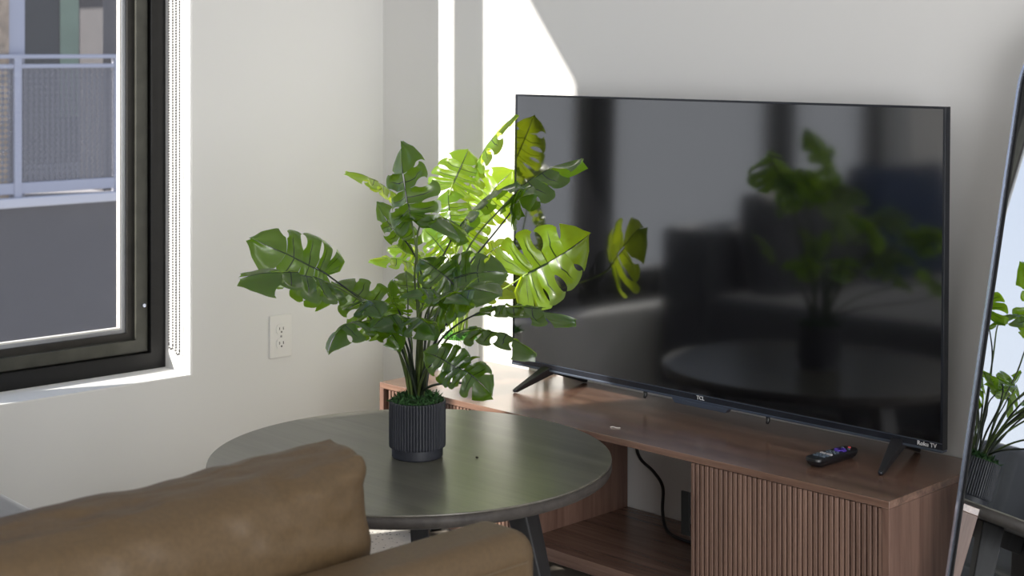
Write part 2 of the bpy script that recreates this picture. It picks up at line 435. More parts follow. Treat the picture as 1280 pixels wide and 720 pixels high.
for (x, y) in ((.05, .10), (L_ - .09, .10), (.05, D_ - .08), (L_ - .09, D_ - .08)):
    obj('foot', box(BM(), x, x + .04, y, y + .04, 0.0, .082), 'blackmatt', cab, bevel=.002)
def tambour(x0, x1, y0, z0, z1):
    bm = BM(); p = .0124; n = max(2, round((x1 - x0) / p)); p = (x1 - x0) / n
    prof = []
    for i in range(n):
        a = x0 + i * p
        prof += [(a, y0 + .0085), (a + p * .26, y0 + .0085), (a + p * .28, y0 + .0012), (a + p * .38, y0), (a + p * .88, y0), (a + p * .98, y0 + .0012), (a + p * .999, y0 + .0085)]
    prof.append((x1, y0 + .0085)); 
    prof += [(x1, y0 + .012), (x0, y0 + .012)]
    return prism(bm, prof, z0, z1, 'Z')
obj('tambour_door', tambour(DV2 - .002, L_ - .017, .002, .098, CZ - top_t - .002), 'tambour', cab)
obj('tambour_door', tambour(.030, DV1 + .002, .002, .098, CZ - top_t - .002), 'tambour', cab)
hd = BM(); box(hd, DV2 - .022, DV2 + .001, -.002, .0025, .222, .316); h_ = obj('handle', hd, 'blackmatt', cab, bevel=.0008)
hd = BM(); box(hd, DV1 - .001, DV1 + .018, .0135, .017, .222, .316); obj('handle', hd, 'blackmatt', cab, bevel=.0008)
# the stretch of back left between the compartments is open; side compartments have back boards
obj('back_board', box(BM(), .016, DV1 - .016, D_ - .006, D_, .098, CZ - top_t), 'walnut_x', cab)
obj('back_board', box(BM(), DV2 + .026, L_ - .016, D_ - .006, D_, .098, CZ - top_t), 'walnut_x', cab)

# black cable hanging inside the open bay
def smooth_path(pts, n=8):
    pts = [Vector(p) for p in pts]; out = []
    for i in range(len(pts) - 1):
        p0, p1, p2, p3 = pts[max(i-1, 0)], pts[i], pts[i+1], pts[min(i+2, len(pts)-1)]
        for k in range(n):
            t = k / n
            out.append(.5 * ((2*p1) + (p2-p0)*t + (2*p0-5*p1+4*p2-p3)*t*t + (3*p1-p0-3*p2+p3)*t**3))
    return out + [pts[-1]]
cb = BM(); tube(cb, smooth_path([(1.015, -.022, .376), (1.018, -.022, .33), (1.016, -.022, .27), (1.035, -.026, .235), (1.09, -.04, .215), (1.135, -.06, .19), (1.155, -.085, .14), (1.19, -.11, .106), (1.26, -.13, .1025), (1.36, -.13, .1025)]), .0042, 8)
tag(obj('power_cord', cb, 'black', smooth=True), 'black power cable drooping inside the open bay of the walnut cabinet', 'cable')

# ---------------------------------------------------------------- television
TVX0, TVX1, TVZ0, TVZ1, TVY = .689, 1.951, .4455, 1.1525, -.140
tcx, tcz = (TVX0 + TVX1) / 2, (TVZ0 + TVZ1) / 2
tv = thing('television', 'large flat screen television on splayed black feet on the walnut cabinet', 'television', (tcx, TVY, CZ), (0, 0, math.radians(-.55)))
hw = (TVX1 - TVX0) / 2; zb, zt = TVZ0 - CZ, TVZ1 - CZ
def lean(o, a=math.radians(-1.0)):
    z0 = (zb + zt) / 2
    Mx = Matrix.Translation((0, 0, z0)) @ Matrix.Rotation(a, 4, 'X') @ Matrix.Translation((0, 0, -z0))
    o.data.transform(Mx)
    return o
CH = .016
bz = BM(); ring = BM()
sx0, sx1, sz0, sz1 = -hw + .006, hw - .006, zb + CH, zt - .005
def slab_frame(bm):
    # bezel as a ring with a wider lower border
    o = [(-hw, zb), (hw, zb), (hw, zt), (-hw, zt)]; i = [(sx0, sz0), (sx1, sz0), (sx1, sz1), (sx0, sz1)]
    V = lambda y, p: bm.verts.new((p[0], y, p[1]))
    a, b, c, d = [V(0, p) for p in o], [V(0, p) for p in i], [V(.02, p) for p in o], [V(.004, p) for p in i]
    for k in range(4):
        j = (k + 1) % 4
        bm.faces.new((a[k], a[j], b[j], b[k])); bm.faces.new((a[j], a[k], c[k], c[j])); bm.faces.new((b[k], b[j], d[j], d[k]))
    bm.faces.new(c[::-1]); bmesh.ops.recalc_face_normals(bm, faces=bm.faces[:]); return bm
lean(obj('bezel', slab_frame(bz), 'bezel', tv, bevel=.0008))
sb = BM(); box(sb, sx0, sx1, .0012, .006, sz0, sz1); lean(obj('screen', sb, 'screen', tv))
bk = BM(); box(bk, -hw + .10, hw - .10, .02, .062, zb + .03, zb + .42); lean(obj('rear_housing', bk, 'black', tv, bevel=.012))
cs = BM(); box(cs, -hw + .001, hw - .001, -.0012, .0, zb + .0135, zb + .0152); lean(obj('bezel_strip', cs, 'chin', tv))
ch = BM(); box(ch, -hw, hw, -.002, .018, zb - .004, zb + .0012); lean(obj('chin_strip', ch, 'chin', tv, bevel=.001))
rc = BM()
prism(rc, [(-.085, zb - .004), (-.075, zb - .015), (.075, zb - .015), (.085, zb - .004)], -.003, .012, 'Y')
lean(obj('sensor_bar', rc, 'chin', tv, bevel=.001))
def tv_foot(x, flip):
    root_pts = []
    bm = BM()
    # front prong: from under the panel forward and out to the table top
    def prong(p0, p1, w0, w1, t0, t1):
        p0, p1 = Vector(p0), Vector(p1)
        d = (p1 - p0).normalized(); s = Vector((1, 0, 0)); n = d.cross(s).normalized()
        vs = []
        for p, w, t in ((p0, w0, t0), (p1, w1, t1)):
            for a, b in ((-1, -1), (1, -1), (1, 1), (-1, 1)):
                vs.append(bm.verts.new(p + s * a * w / 2 + n * b * t / 2))
        for q in ((0,1,5,4),(1,2,6,5),(2,3,7,6),(3,0,4,7),(3,2,1,0),(4,5,6,7)):
            bm.faces.new([vs[i] for i in q])
    prong((0, .010, zb + .002), (-.022 * flip, -.100, .0045), .030, .012, .024, .009)
    prong((0, .004, zb + .002), (.022 * flip, .118, .0045), .030, .014, .022, .009)
    bmesh.ops.recalc_face_normals(bm, faces=bm.faces[:])
    f = obj('foot', bm, 'black', tv, bevel=.002, loc=(x, 0, 0))
    tp = BM(); bmesh.ops.create_icosphere(tp, subdivisions=2, radius=.0055, matrix=Matrix.Translation((-.022 * flip, -.101, .0055)) @ Matrix.Diagonal((1, .8, .8, 1)))
    tag(obj('foot_pad', tp, 'bezel', f, smooth=True), 'shiny rounded tip of the foot')
tv_foot(.817 - tcx, 1); tv_foot(1.842 - tcx, -1)
for x in (1.135, 1.50):
    pg = BM(); tube(pg, [(x - tcx, .012, zb), (x - tcx, .012, zb - .018), (x - tcx, .008, zb - .024)], [.0055, .005, .0035], 10)
    obj('peg', pg, 'black', tv, smooth=True)
def tv_text(name, body, size, x, z):
    o = text_mesh(name, body, size, 'logo', tv, (0, 0, 0), (0, 0, 0))
    o.data.transform(Matrix.Translation((x, -.0006, z)) @ Matrix.Rotation(PI / 2, 4, 'X'))
    return lean(o)
tv_text('centre_logo', 'TCL', .0125, 0, zb + .0075)
tv_text('corner_logo', 'Roku TV', .0125, hw - .036, zb + .0075)

# ---------------------------------------------------------------- remote control and scraps on the cabinet
rm = thing('remote_control', 'small black remote control with purple direction pad lying on the walnut cabinet', 'remote control', (1.734, -.2265, CZ), (0, 0, math.radians(-4)))
def rounded_rect(hx, hy, r, n=6):
    out = []
    for cx, cy, a0 in ((hx - r, hy - r, 0), (-hx + r, hy - r, PI/2), (-hx + r, -hy + r, PI), (hx - r, -hy + r, 1.5*PI)):
        for k in range(n + 1):
            a = a0 + PI/2 * k / n
            out.append((cx + r * math.cos(a), cy + r * math.sin(a)))
    return out
bm = BM(); layers = []
for hx, hy, r, z in ((.0125, .060, .010, 0.), (.0185, .069, .015, .007), (.0205, .0735, .016, .0145), (.0200, .073, .016, .0185), (.0185, .0715, .015, .0200)):
    layers.append([bm.verts.new((x, y, z)) for x, y in rounded_rect(hx, hy, r)])
for a, b in zip(layers, layers[1:]):
    n = len(a)
    for k in range(n): bm.faces.new((a[k], a[(k+1) % n], b[(k+1) % n], b[k]))
bm.faces.new(layers[0][::-1]); bm.faces.new(layers[-1])
obj('body', bm, 'black', rm, smooth=False)
def button(name, hx, hy, x, y, mat, round_=True, label=None, r=None):
    b_ = BM(); prism(b_, rounded_rect(hx, hy, r or min(hx, hy) * .95, 4), .0185, .0222)
    o = obj(name, b_, mat, rm, loc=(x, y, 0))
    if label: o['label'] = label
button('power_button', .0035, .0035, .0, .060, 'red', label='small red power button')
button('home_button', .0035, .0022, -.008, .047, 'greyb'); button('back_button', .0035, .0022, .008, .047, 'greyb')
b_ = BM()
k = .0048; q = .0135
prism(b_, [(-k,-q),(k,-q),(k,-k),(q,-k),(q,k),(k,k),(k,q),(-k,q),(-k,k),(-q,k),(-q,-k),(-k,-k)], .0185, .0222)
tag(obj('direction_pad', b_, 'purple', rm, bevel=.0008, loc=(0, .028, 0)), 'purple cross shaped direction pad')
button('centre_button', .0042, .0042, 0, .028, 'purple'); 
for i, y in enumerate((.006, -.004)):
    for x in (-.010, 0, .010): button('round_button', .0032, .0024, x, y, 'greyb')
for y in (-.020, -.032):
    for x in (-.0085, .0085): button('shortcut_button', .0065, .0035, x, y, 'paleb' if y > -.03 else 'greyb', r=.0015)
for x in (-.0085, .0085): button('shortcut_button', .0065, .0030, x, -.044, 'greyb', r=.0015)
th = BM(); tube(th, smooth_path([(0, 0, .0012), (.006, .004, .0022), (.014, .005, .0012), (.022, .010, .0014)]), .0010, 6)
tag(obj('thread_scrap', th, 'thread', loc=(1.205, -.335, CZ)), 'tiny white scrap of thread lying on the walnut cabinet top', 'scrap')
cr = BM(); bmesh.ops.create_icosphere(cr, subdivisions=2, radius=.0028, matrix=Matrix.Translation((0, 0, .0016)) @ Matrix.Diagonal((1.4, .9, .6, 1)))
for v in cr.verts: v.co += v.co.normalized() * .0006 * noise.noise(v.co * 900)
tag(obj('crumb', cr, 'crumb', loc=(1.243, -.797, .42)), 'tiny dark crumb lying on the round table beside the plant pot', 'crumb')

# ---------------------------------------------------------------- round table
TX, TY, TZ, TR = 1.128, -.879, .42, .421
tb = thing('round_table', 'round dark wood coffee table standing in front of the walnut cabinet', 'table', (TX, TY, 0))
bm = BM(); lathe(bm, [(TR - .012, TZ - .030), (TR - .003, TZ - .026), (TR, TZ - .020), (TR, TZ - .004)], 128)
eb = obj('shaded_edge', bm, 'table_edge', tb)
for p in eb.data.polygons: p.use_smooth = len(p.vertices) == 4
bm = BM(); lathe(bm, [(TR - .02, TZ - .006), (TR - .0005, TZ - .004), (TR - .0008, TZ - .001), (TR - .002, TZ)], 128)
tt = obj('tabletop', bm, 'table', tb)
for p in tt.data.polygons: p.use_smooth = len(p.vertices) == 4
for dg_ in (135, 15, 255):
    a = math.radians(dg_)
    Mz = Matrix.Rotation(a, 4, 'Z')
    bm = BM()
    def leg_sec(r, z, hx, hy): return [bm.verts.new(Mz @ Vector((r + sx * hx, sy * hy, z))) for sx, sy in ((-1,-1),(1,-1),(1,1),(-1,1))]
    A = leg_sec(.255, TZ - .030, .024, .027); B = leg_sec(.365, .0085, .014, .017)
    for i in range(4): bm.faces.new((B[i], B[(i+1) % 4], A[(i+1) % 4], A[i]))
    bm.faces.new(B[::-1]); bm.faces.new(A)
    obj('leg', bm, 'table_leg', tb, bevel=.003)
    bm = BM(); box(bm, .0, .235, -.014, .014, TZ - .075, TZ - .030, Mz); obj('cross_rail', bm, 'table_leg', tb, bevel=.002)

# ---------------------------------------------------------------- monstera plants
LEAVES_DARK = [
    ((-0.069,-0.186,0.393),(-0.139,-0.327,0.473),(0.601,-0.460,0.600),0.88,0.06,0.05),
    ((0.026,-0.261,0.395),(-0.030,-0.430,0.412),(0.085,-0.226,1.000),0.75,0.10,-0.25),
    ((-0.042,-0.060,0.297),(-0.150,-0.112,0.362),(0.212,-0.636,0.750),0.85,0.14,-0.10),
    ((0.079,-0.208,0.317),(0.083,-0.303,0.269),(0.035,-0.813,0.600),1.00,0.22,-0.20),
    ((0.081,-0.164,0.311),(0.138,-0.163,0.262),(0.778,-0.283,0.550),0.95,0.12,0.00),
    ((0.102,-0.115,0.314),(0.125,-0.233,0.309),(0.127,-0.127,1.000),0.90,0.14,-0.25),
    ((0.119,-0.126,0.318),(0.214,-0.144,0.296),(0.318,-0.035,1.000),0.90,0.16,-0.25),
    ((0.015,-0.032,0.505),(-0.053,-0.000,0.659),(0.212,-0.990,0.250),0.72,0.06,-0.12),
    ((-0.082,0.041,0.436),(-0.158,0.022,0.520),(-0.212,-0.849,0.300),0.60,0.10,-0.10),
    ((0.005,0.030,0.500),(0.146,-0.014,0.464),(0.212,0.283,0.900),0.95,0.12,-0.10),
    ((0.018,0.113,0.481),(0.062,0.242,0.561),(-0.424,-0.071,0.800),0.85,0.10,-0.10),
    ((0.038,0.247,0.532),(0.107,0.400,0.606),(-0.177,-0.247,0.900),0.75,0.08,-0.25),
    ((0.050,0.230,0.502),(0.140,0.207,0.544),(0.424,-0.707,0.550),0.90,0.10,-0.05),
    ((0.135,-0.024,0.387),(0.215,0.056,0.398),(0.566,-0.495,0.600),1.15,0.10,0.05),
    ((0.131,-0.029,0.385),(0.049,-0.040,0.423),(0.424,-0.566,0.650),1.00,0.12,0.00),
    ((0.234,-0.124,0.375),(0.362,-0.109,0.388),(0.141,-0.566,0.850),0.95,0.12,-0.10),
    ((0.206,-0.123,0.372),(0.204,-0.224,0.383),(0.163,-0.233,0.950),0.90,0.16,-0.20),
    ((0.206,-0.123,0.369),(0.319,-0.152,0.374),(0.283,-0.141,0.950),0.90,0.14,-0.20),
    ((0.136,0.090,0.317),(0.232,0.242,0.283),(0.106,-0.035,1.000),0.50,0.05,-0.20),
    ((0.185,-0.003,0.292),(0.312,0.039,0.250),(0.297,0.127,1.000),0.60,0.06,-0.25),
    ((0.273,-0.141,0.243),(0.197,-0.161,0.267),(0.389,-0.742,0.500),0.95,0.12,0.05),
    ((0.274,-0.140,0.246),(0.364,-0.135,0.203),(0.707,-0.495,0.500),0.85,0.12,0.00),
    ((-0.033,-0.023,0.303),(-0.014,-0.060,0.373),(0.106,-0.955,0.200),0.70,0.10,-0.10),
    ((-0.110,0.070,0.304),(-0.159,0.106,0.361),(0.849,-0.424,0.250),0.90,0.10,0.00),
    ((-0.040,0.055,0.269),(0.051,0.075,0.295),(0.530,-0.389,0.700),0.90,0.10,0.00),
    ((0.021,-0.167,0.346),(0.111,-0.190,0.325),(0.636,-0.212,0.700),0.90,0.15,-0.10),
]
LEAVES_BRIGHT = [
    ((0.022,-0.048,0.517),(0.017,0.017,0.610),(0.530,-0.884,0.150),1.30,0.06,0.05),
    ((0.048,0.020,0.577),(0.156,0.058,0.706),(-0.445,-0.615,0.600),0.75,0.06,-0.10),
    ((-0.031,0.110,0.451),(0.032,0.173,0.547),(0.389,-0.813,0.350),1.15,0.08,0.00),
    ((0.057,-0.084,0.418),(0.007,-0.049,0.507),(0.566,-0.778,0.350),1.10,0.10,-0.10),
    ((-0.086,-0.157,0.498),(-0.137,-0.279,0.556),(0.035,-0.177,1.000),0.70,0.08,-0.20),
    ((-0.004,-0.145,0.314),(-0.055,-0.267,0.335),(0.120,-0.191,1.000),0.70,0.08,-0.10),
    ((-0.033,-0.103,0.328),(-0.098,-0.168,0.355),(0.212,-0.354,0.900),0.80,0.10,-0.10),
    ((-0.075,-0.074,0.294),(0.054,-0.087,0.248),(0.672,-0.389,0.600),1.00,0.10,0.00),
    ((0.038,0.038,0.309),(0.087,0.115,0.365),(0.354,-0.636,0.650),0.85,0.10,-0.10),
    ((0.005,0.005,0.364),(0.020,0.091,0.443),(0.354,-0.778,0.500),1.00,0.10,0.00),
    ((0.046,-0.096,0.347),(-0.010,-0.123,0.407),(0.318,-0.742,0.600),1.00,0.10,0.00),
    ((0.056,-0.014,0.301),(0.160,0.019,0.281),(0.424,-0.283,0.850),0.85,0.10,-0.10),
    ((0.019,-0.094,0.270),(0.028,-0.184,0.215),(0.283,-0.707,0.600),1.00,0.12,0.00),
    ((0.080,0.009,0.265),(0.197,0.028,0.234),(0.495,-0.212,0.800),0.85,0.12,-0.10),
    ((0.317,-0.079,0.315),(0.476,-0.005,0.429),(-0.530,0.884,-0.120),0.92,0.05,0.00),
]


KEYX = [(0, -.02, .0), (.08, -.17, .13), (.2, -.20, .30), (.33, -.06, .45), (.45, .13, .50), (.57, .34, .47), (.68, .55, .40), (.79, .74, .30), (.88, .885, .17), (.95, .945, .07), (1, 1, 0)]
def margin(s):
    for (s0, x0, y0), (s1, x1, y1) in zip(KEYX, KEYX[1:]):
        if s <= s1:
            t = (s - s0) / (s1 - s0); t2 = t * t * (3 - 2 * t) * .35 + t * .65
            return x0 + (x1 - x0) * t2, y0 + (y1 - y0) * t2
    return 1, 0
def rib_x(s):
    K = [(0, 0), (.33, .04), (.45, .13), (.57, .27), (.68, .44), (.79, .62), (1, 1)]
    for (a, b), (c, d) in zip(K, K[1:]):
        if s <= c: return b + (d - b) * (s - a) / (c - a)
    return 1

def leaf_mesh(base, tip, hint, width, hump, fold, rg):
    base, tip, hint = Vector(base), Vector(tip), Vector(hint)
    L = (tip - base).length; X = (tip - base).normalized()
    Z = (hint - X * hint.dot(X)).normalized(); Y = Z.cross(X)
    bm = BM(); uvl = bm.loops.layers.uv.new('leaf')
    twist = rg.uniform(-.25, .25); bend = rg.uniform(-.12, .12)
    for side in (1, -1):
        J = lambda v: v + rg.uniform(-.015, .015)
        cuts = [0, J(.34), J(.475), J(.61), J(.75), 1.0]
        nl = len(cuts) - 1
        slit = [2] + [rg.uniform(.34, .52) if rg.random() > .12 else 2 for _ in range(nl - 2)] + [rg.uniform(.5, .7)] + [2]
        kind = [rg.choice((0, 1, 1)) for _ in range(nl + 1)]; amp = [rg.uniform(.11, .20) for _ in range(nl + 1)]
        for li in range(nl):
            s0, s1 = cuts[li], cuts[li + 1]
            NQ, NT = (12, 18) if li in (0, nl - 1) else (8, 18)
            g0 = slit[li] if li > 0 else 2; g1 = slit[li + 1] if li < nl - 1 else 2
            # the slit on each side of the lobe starts at g0 / g1 of the way out
            lift = rg.uniform(-.06, .06); drop = rg.uniform(.03, .17)
            grid = []
            for iq in range(NQ + 1):
                q = iq / NQ; row = []
                for it in range(NT + 1):
                    t = it / NT
                    lo, hi = 0., 1.
                    if t > g0: lo = gap((t - g0) / (1 - g0), kind[li], amp[li]) * (1 if li < nl - 1 else .55)
                    if t > g1: hi = 1 - gap((t - g1) / (1 - g1), kind[li + 1], amp[li + 1]) * (1 if li > 0 else .55)
                    qq = lo + (hi - lo) * q
                    s = s0 + (s1 - s0) * qq
                    mx, my = margin(s); rx = rib_x(s)
                    # lobes end rounded
                    end = 1.0
                    if 0 < li < nl - 1: end = 1 - .10 * (2 * q - 1) ** 4
                    tt_ = t * end
                    cx = rx + (mx - rx) * tt_ + (-.10 if li else -.05) * tt_ * (1 - tt_)
                    cy = my * tt_ * width * 1.08
                    # relief: quilted between the veins, lobes lifting and drooping
                    z = hump * (4 * cx * (1 - cx) if cx > 0 else 3.2 * cx)
                    z += fold * abs(cy) - .42 * cy * cy
                    z += -.050 * math.sin(PI * q) * math.sin(PI * min(1, t * 1.1)) * (1 if 0 < li < nl - 1 else .6)
                    z += lift * tt_ - drop * max(0, tt_ - .55) ** 2 * 2.2
                    z += .035 * noise.noise(Vector((cx * 3, cy * 3, li + side * 7 + rg_seed[0])))
                    yy = side * cy + bend * (cx * cx - cx) + 0
                    z += twist * cx * side * cy
                    row.append(bm.verts.new(base + (X * cx + Y * yy + Z * z) * L))
                grid.append(row)
            for iq in range(NQ):
                for it in range(NT):
                    vs = [grid[iq][it], grid[iq+1][it], grid[iq+1][it+1], grid[iq][it+1]]
                    uvs = [(iq/NQ, it/NT), ((iq+1)/NQ, it/NT), ((iq+1)/NQ, (it+1)/NT), (iq/NQ, (it+1)/NT)]
                    if li == 0:
                        u0 = (iq % 4) / 4; uvs = [(u0, it/NT), (u0 + .25, it/NT), (u0 + .25, (it+1)/NT), (u0, (it+1)/NT)]
                    if li == nl - 1: uvs = [(.1, v) for u, v in uvs]
                    if side == 1: vs, uvs = vs[::-1], uvs[::-1]
                    try: f = bm.faces.new(vs)
                    except ValueError: continue
                    for l, uv in zip(f.loops, uvs): l[uvl].uv = uv
    bmesh.ops.remove_doubles(bm, verts=bm.verts[:], dist=L * .004)
    # make sure the top side follows the hint
    bm.normal_update()
    avg = sum((f.normal * f.calc_area() for f in bm.faces), Vector())
    if avg.dot(Z) < 0: bmesh.ops.reverse_faces(bm, faces=bm.faces[:])
    return bm, X, Z
rg_seed = [0]
def gap(u, closed, amp):
    # half width of a slit: round at the inner end, closing again at the margin where the hole is closed
    return amp * (max(0., math.sin(PI * min(1., u))) ** .5 if closed else math.sqrt(max(0., math.sin(PI * min(1., u * .62)))) )

def plant(name, label, loc, leaves, pot_mat, leaf_m, stalk_m, moss_m, pr, ph, seed, pot_label):
    rg = random.Random(seed)
    root = thing(name, label, 'potted plant', loc)
    # ribbed pot on a plain foot
    nr = 56; seg = nr * 6
    def ribbed(r, z, k):
        if z < .022 or z > ph - .0005: return r
        ph_ = (k % 6)
        return r - (.0024 if ph_ in (0,) else .0006 if ph_ in (1, 5) else 0)
    pot = BM()
    prof = [(pr * .86, 0), (pr * .90, .003), (pr * .90, .0215), (pr * .99, .0225), (pr, .026), (pr, ph - .003), (pr * .99, ph - .001), (pr * .94, ph), (pr * .92, ph - .008), (pr * .92, ph - .02)]
    lathe(pot, prof, seg, ribbed)
    obj('pot', pot, pot_mat, root)
    # moss: many curled tufts, one mass
    ms = BM()
    for i in range(520):
        a = rg.uniform(0, 2 * PI); r = pr * .90 * math.sqrt(rg.random())
        p = Vector((r * math.cos(a), r * math.sin(a), ph - .010 + .020 * (1 - (r / pr) ** 2) + rg.uniform(-.002, .006)))
        d = Vector((rg.uniform(-1, 1), rg.uniform(-1, 1), rg.uniform(.1, 1.1))).normalized()
        s = d.cross(Vector((rg.uniform(-1, 1), rg.uniform(-1, 1), .3))).normalized()
        ln_ = rg.uniform(.007, .015); w = rg.uniform(.0018, .004); up = d.cross(s)
        prev = None
        for j in range(4):
            t = j / 3; c = p + d * ln_ * t + up * ln_ * .5 * t * t
            ww = w * (1 - .75 * t)
            cur = (ms.verts.new(c - s * ww), ms.verts.new(c + up * ww * .6), ms.verts.new(c + s * ww))
            if prev:
                ms.faces.new((prev[0], prev[1], cur[1], cur[0])); ms.faces.new((prev[1], prev[2], cur[2], cur[1]))
            prev = cur
    soil = BM(); lathe(soil, [(pr * .92, ph - .014), (pr * .8, ph - .002), (pr * .4, ph + .007), (.002, ph + .008)], 32)
    tmp = bpy.data.meshes.new('t'); soil.to_mesh(tmp); ms.from_mesh(tmp); soil.free()
    mo = obj('moss', ms, moss_m, root); mo['kind'] = 'stuff'
    n = len(leaves)
    for i, (b, t, h, w, hu, fo) in enumerate(leaves):
        rg_seed[0] = seed * 31 + i * 3.7
        bm, X, Z = leaf_mesh(b, t, h, w, hu, fo, rg)
        obj('leaf', bm, leaf_m, root, smooth=True)
        # stalk from the moss to the leaf base, springy S-curve
        B = Vector(b); ang = math.atan2(B.y, B.x) + rg.uniform(-.5, .5); r0 = rg.uniform(.006, .022)
        S = Vector((r0 * math.cos(ang), r0 * math.sin(ang), ph - .006))
        hgt = B.z - S.z
        P1_ = S + Vector((B.x * .06, B.y * .06, max(.07, hgt * .62)))
        P2_ = B - X * min(.09, .3 * (B - S).length) - Z * .02 - Vector((0, 0, .015))
        pts = [S * (1-u)**3 + P1_ * 3*u*(1-u)**2 + P2_ * 3*u*u*(1-u) + B * u**3 for u in [k / 18 for k in range(19)]]
        for k, p in enumerate(pts):
            f = math.sin(PI * k / 18) * .006
            p += Vector((noise.noise(Vector((k * .16, i * 3.1, seed))), noise.noise(Vector((k * .16, i * 5.3, seed + 4))), 0)) * f * 1.6
        pts.append(B + X * .012 + Z * .0005)
        sb_ = BM(); tube(sb_, pts, [.0031 - .0013 * min(1, k / 14) for k in range(len(pts))], 7)
        obj('leaf_stalk', sb_, stalk_m[i % len(stalk_m)], root, smooth=True)
    return root
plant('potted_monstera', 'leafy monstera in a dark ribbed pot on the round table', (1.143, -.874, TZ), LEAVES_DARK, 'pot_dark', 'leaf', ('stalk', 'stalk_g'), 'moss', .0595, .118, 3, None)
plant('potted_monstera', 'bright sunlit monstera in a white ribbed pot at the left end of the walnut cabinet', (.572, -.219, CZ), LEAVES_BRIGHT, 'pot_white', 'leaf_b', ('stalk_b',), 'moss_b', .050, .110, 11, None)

# ---------------------------------------------------------------- tan leather armchair seen from behind
ac = thing('leather_armchair', 'tan leather low seat with loose back cushion in front of the round table', 'armchair', (2.06, -1.448, 0))
ln_y = -1.75
def rbox(name, x0, x1, y0, y1, z0, z1, mat, parent, bevel, seg=6):
    o = obj(name, box(BM(), x0, x1, y0, y1, z0, z1), mat, parent, bevel=bevel, seg=seg)
    for p in o.data.polygons: p.use_smooth = True
    o.modifiers['bevel'].harden_normals = True
    return o
bf = rbox('back_frame', -.118, 0, ln_y, 0, .16, .594, 'leather', ac, .036)
sm_ = BM(); tube(sm_, [(.0005, ln_y + .04, .556), (.0005, -.036, .556), (-.010, -.012, .556), (-.036, .0005, .556), (-.085, .0005, .556)], .0016, 6)
obj('seam', sm_, 'seam', bf, smooth=True)
rbox('seat_base', -.76, -.10, ln_y, -.02, .13, .29, 'leather', ac, .03)
def cushion(name, c, sx, sy, sz, mat, parent, seed, rot=(0, 0, 0), n=46, wr=1.0):
    """soft cushion; thin along x, piped edge, wrinkles running in from the seams"""
    bm = BM()
    bmesh.ops.create_cube(bm, size=2)
    bmesh.ops.subdivide_edges(bm, edges=bm.edges[:], cuts=n, use_grid_fill=True)
    for v in bm.verts:
        x, y, z = v.co
        ey, ez = 1 - abs(y) ** 5, 1 - abs(z) ** 4
        puff = .28 + .72 * max(0, ey * ez) ** .42
        side = 1 if x >= 0 else -1
        edge = max(abs(y), abs(z))
        # wrinkles: ridges perpendicular to the closest seam
        a = noise.noise(Vector((y * 14 + z * 4, z * 1.4, seed))) * max(0, abs(z) - .15) ** 1.2
        b = noise.noise(Vector((z * 6 + y * 3.0, y * 1.5, seed + 9))) * max(0, abs(y) - .3) ** 1.2
        w_ = (abs(a) * 1.5 - .2 * max(0, abs(z) - .15) + abs(b) * 1.1) * wr
        big = noise.noise(Vector((y * 2.1, z * 1.8, seed + 3))) * .05 * wr
        px = x * puff + side * (w_ * .30 * (1 - abs(x) * 0) + big) * (1 if abs(x) > .98 else abs(x))
        # corners pulled in a little, sides slightly bowed
        py = y * (1 - .03 * z * z) + .012 * noise.noise(Vector((z * 3, x, seed)))
        pz = z * (1 - .06 * (1 - abs(y) ** 2) * 0 + .05 * abs(y) ** 8) + .035 * wr * noise.noise(Vector((y * 4.5, x * .8, seed + 5))) * abs(z) + .03 * wr * noise.noise(Vector((y * 13, x * 1.5, seed + 6))) * abs(z)
        v.co = Vector((px * sx / 2, py * sy / 2, pz * sz / 2))
    o = obj(name, bm, mat, parent, smooth=True, loc=c, rot=rot)
    md = o.modifiers.new('sub', 'SUBSURF'); md.levels = 1; md.render_levels = 1
    return o
cushion('back_cushion', (-.225, -.722, .492), .21, 1.10, .42, 'leather', ac, 3.3, rot=(0, math.radians(6), 0), wr=.75)
sc2 = rbox('seat_cushion', -.75, -.135, ln_y + .02, -.03, .29, .42, 'leather', ac, .04)
for (x, y) in ((-.70, -.09), (-.06, -.09), (-.70, ln_y + .07), (-.06, ln_y + .07)):
    bm = BM(); tube(bm, [(x, y, .0085), (x, y, .16)], [.014, .02], 12); obj('foot', bm, 'blackmatt', ac)

# ---------------------------------------------------------------- grey sofa along the window wall
gs = thing('grey_sofa', 'grey upholstered sofa corner showing at the lower left under the window', 'sofa', wl_point(.03, 1.60, 0), (0, 0, TH))
SL = -2.1
rbox('seat_base', .0, 1.13, SL, 0, .10, .27, 'grey_fabric', gs, .03)
rbox('seat_cushion', .20, 1.26, SL + .01, .012, .27, .452, 'grey_fabric', gs, .045)
rbox('backrest', .0, .21, SL, 0, .24, .68, 'grey_fabric', gs, .03)
cushion('back_cushion', (.31, -.50, .605), .20, .72, .40, 'grey_fabric', gs, 5.1, rot=(0, math.radians(-8), 0), n=20, wr=.5)
for (x, y) in ((.07, -.08), (1.05, -.08), (.07, SL + .08), (1.05, SL + .08)):
    bm = BM(); tube(bm, [(x, y, .0085), (x, y, .11)], [.014, .02], 12); obj('foot', bm, 'blackmatt', gs)
p_ = cushion('navy_cushion', wl_point(.40, 2.72, .665), .22, .66, .46, 'navy', None, 8.2, rot=(0, math.radians(-10), TH), n=20, wr=.6)
tag(p_, 'navy cushion leaning on the grey sofa, seen only in the mirror and television reflections', 'cushion')

# ---------------------------------------------------------------- rug
bm = BM(); prism(bm, rounded_rect(1.25, 1.32, .02, 4), 0, .008)
tag(obj('area_rug', bm, 'rug', loc=(1.25 + .12, -1.655, 0.0), bevel=.002), 'pale rug with dark flecks on the floor under the round table', 'rug')

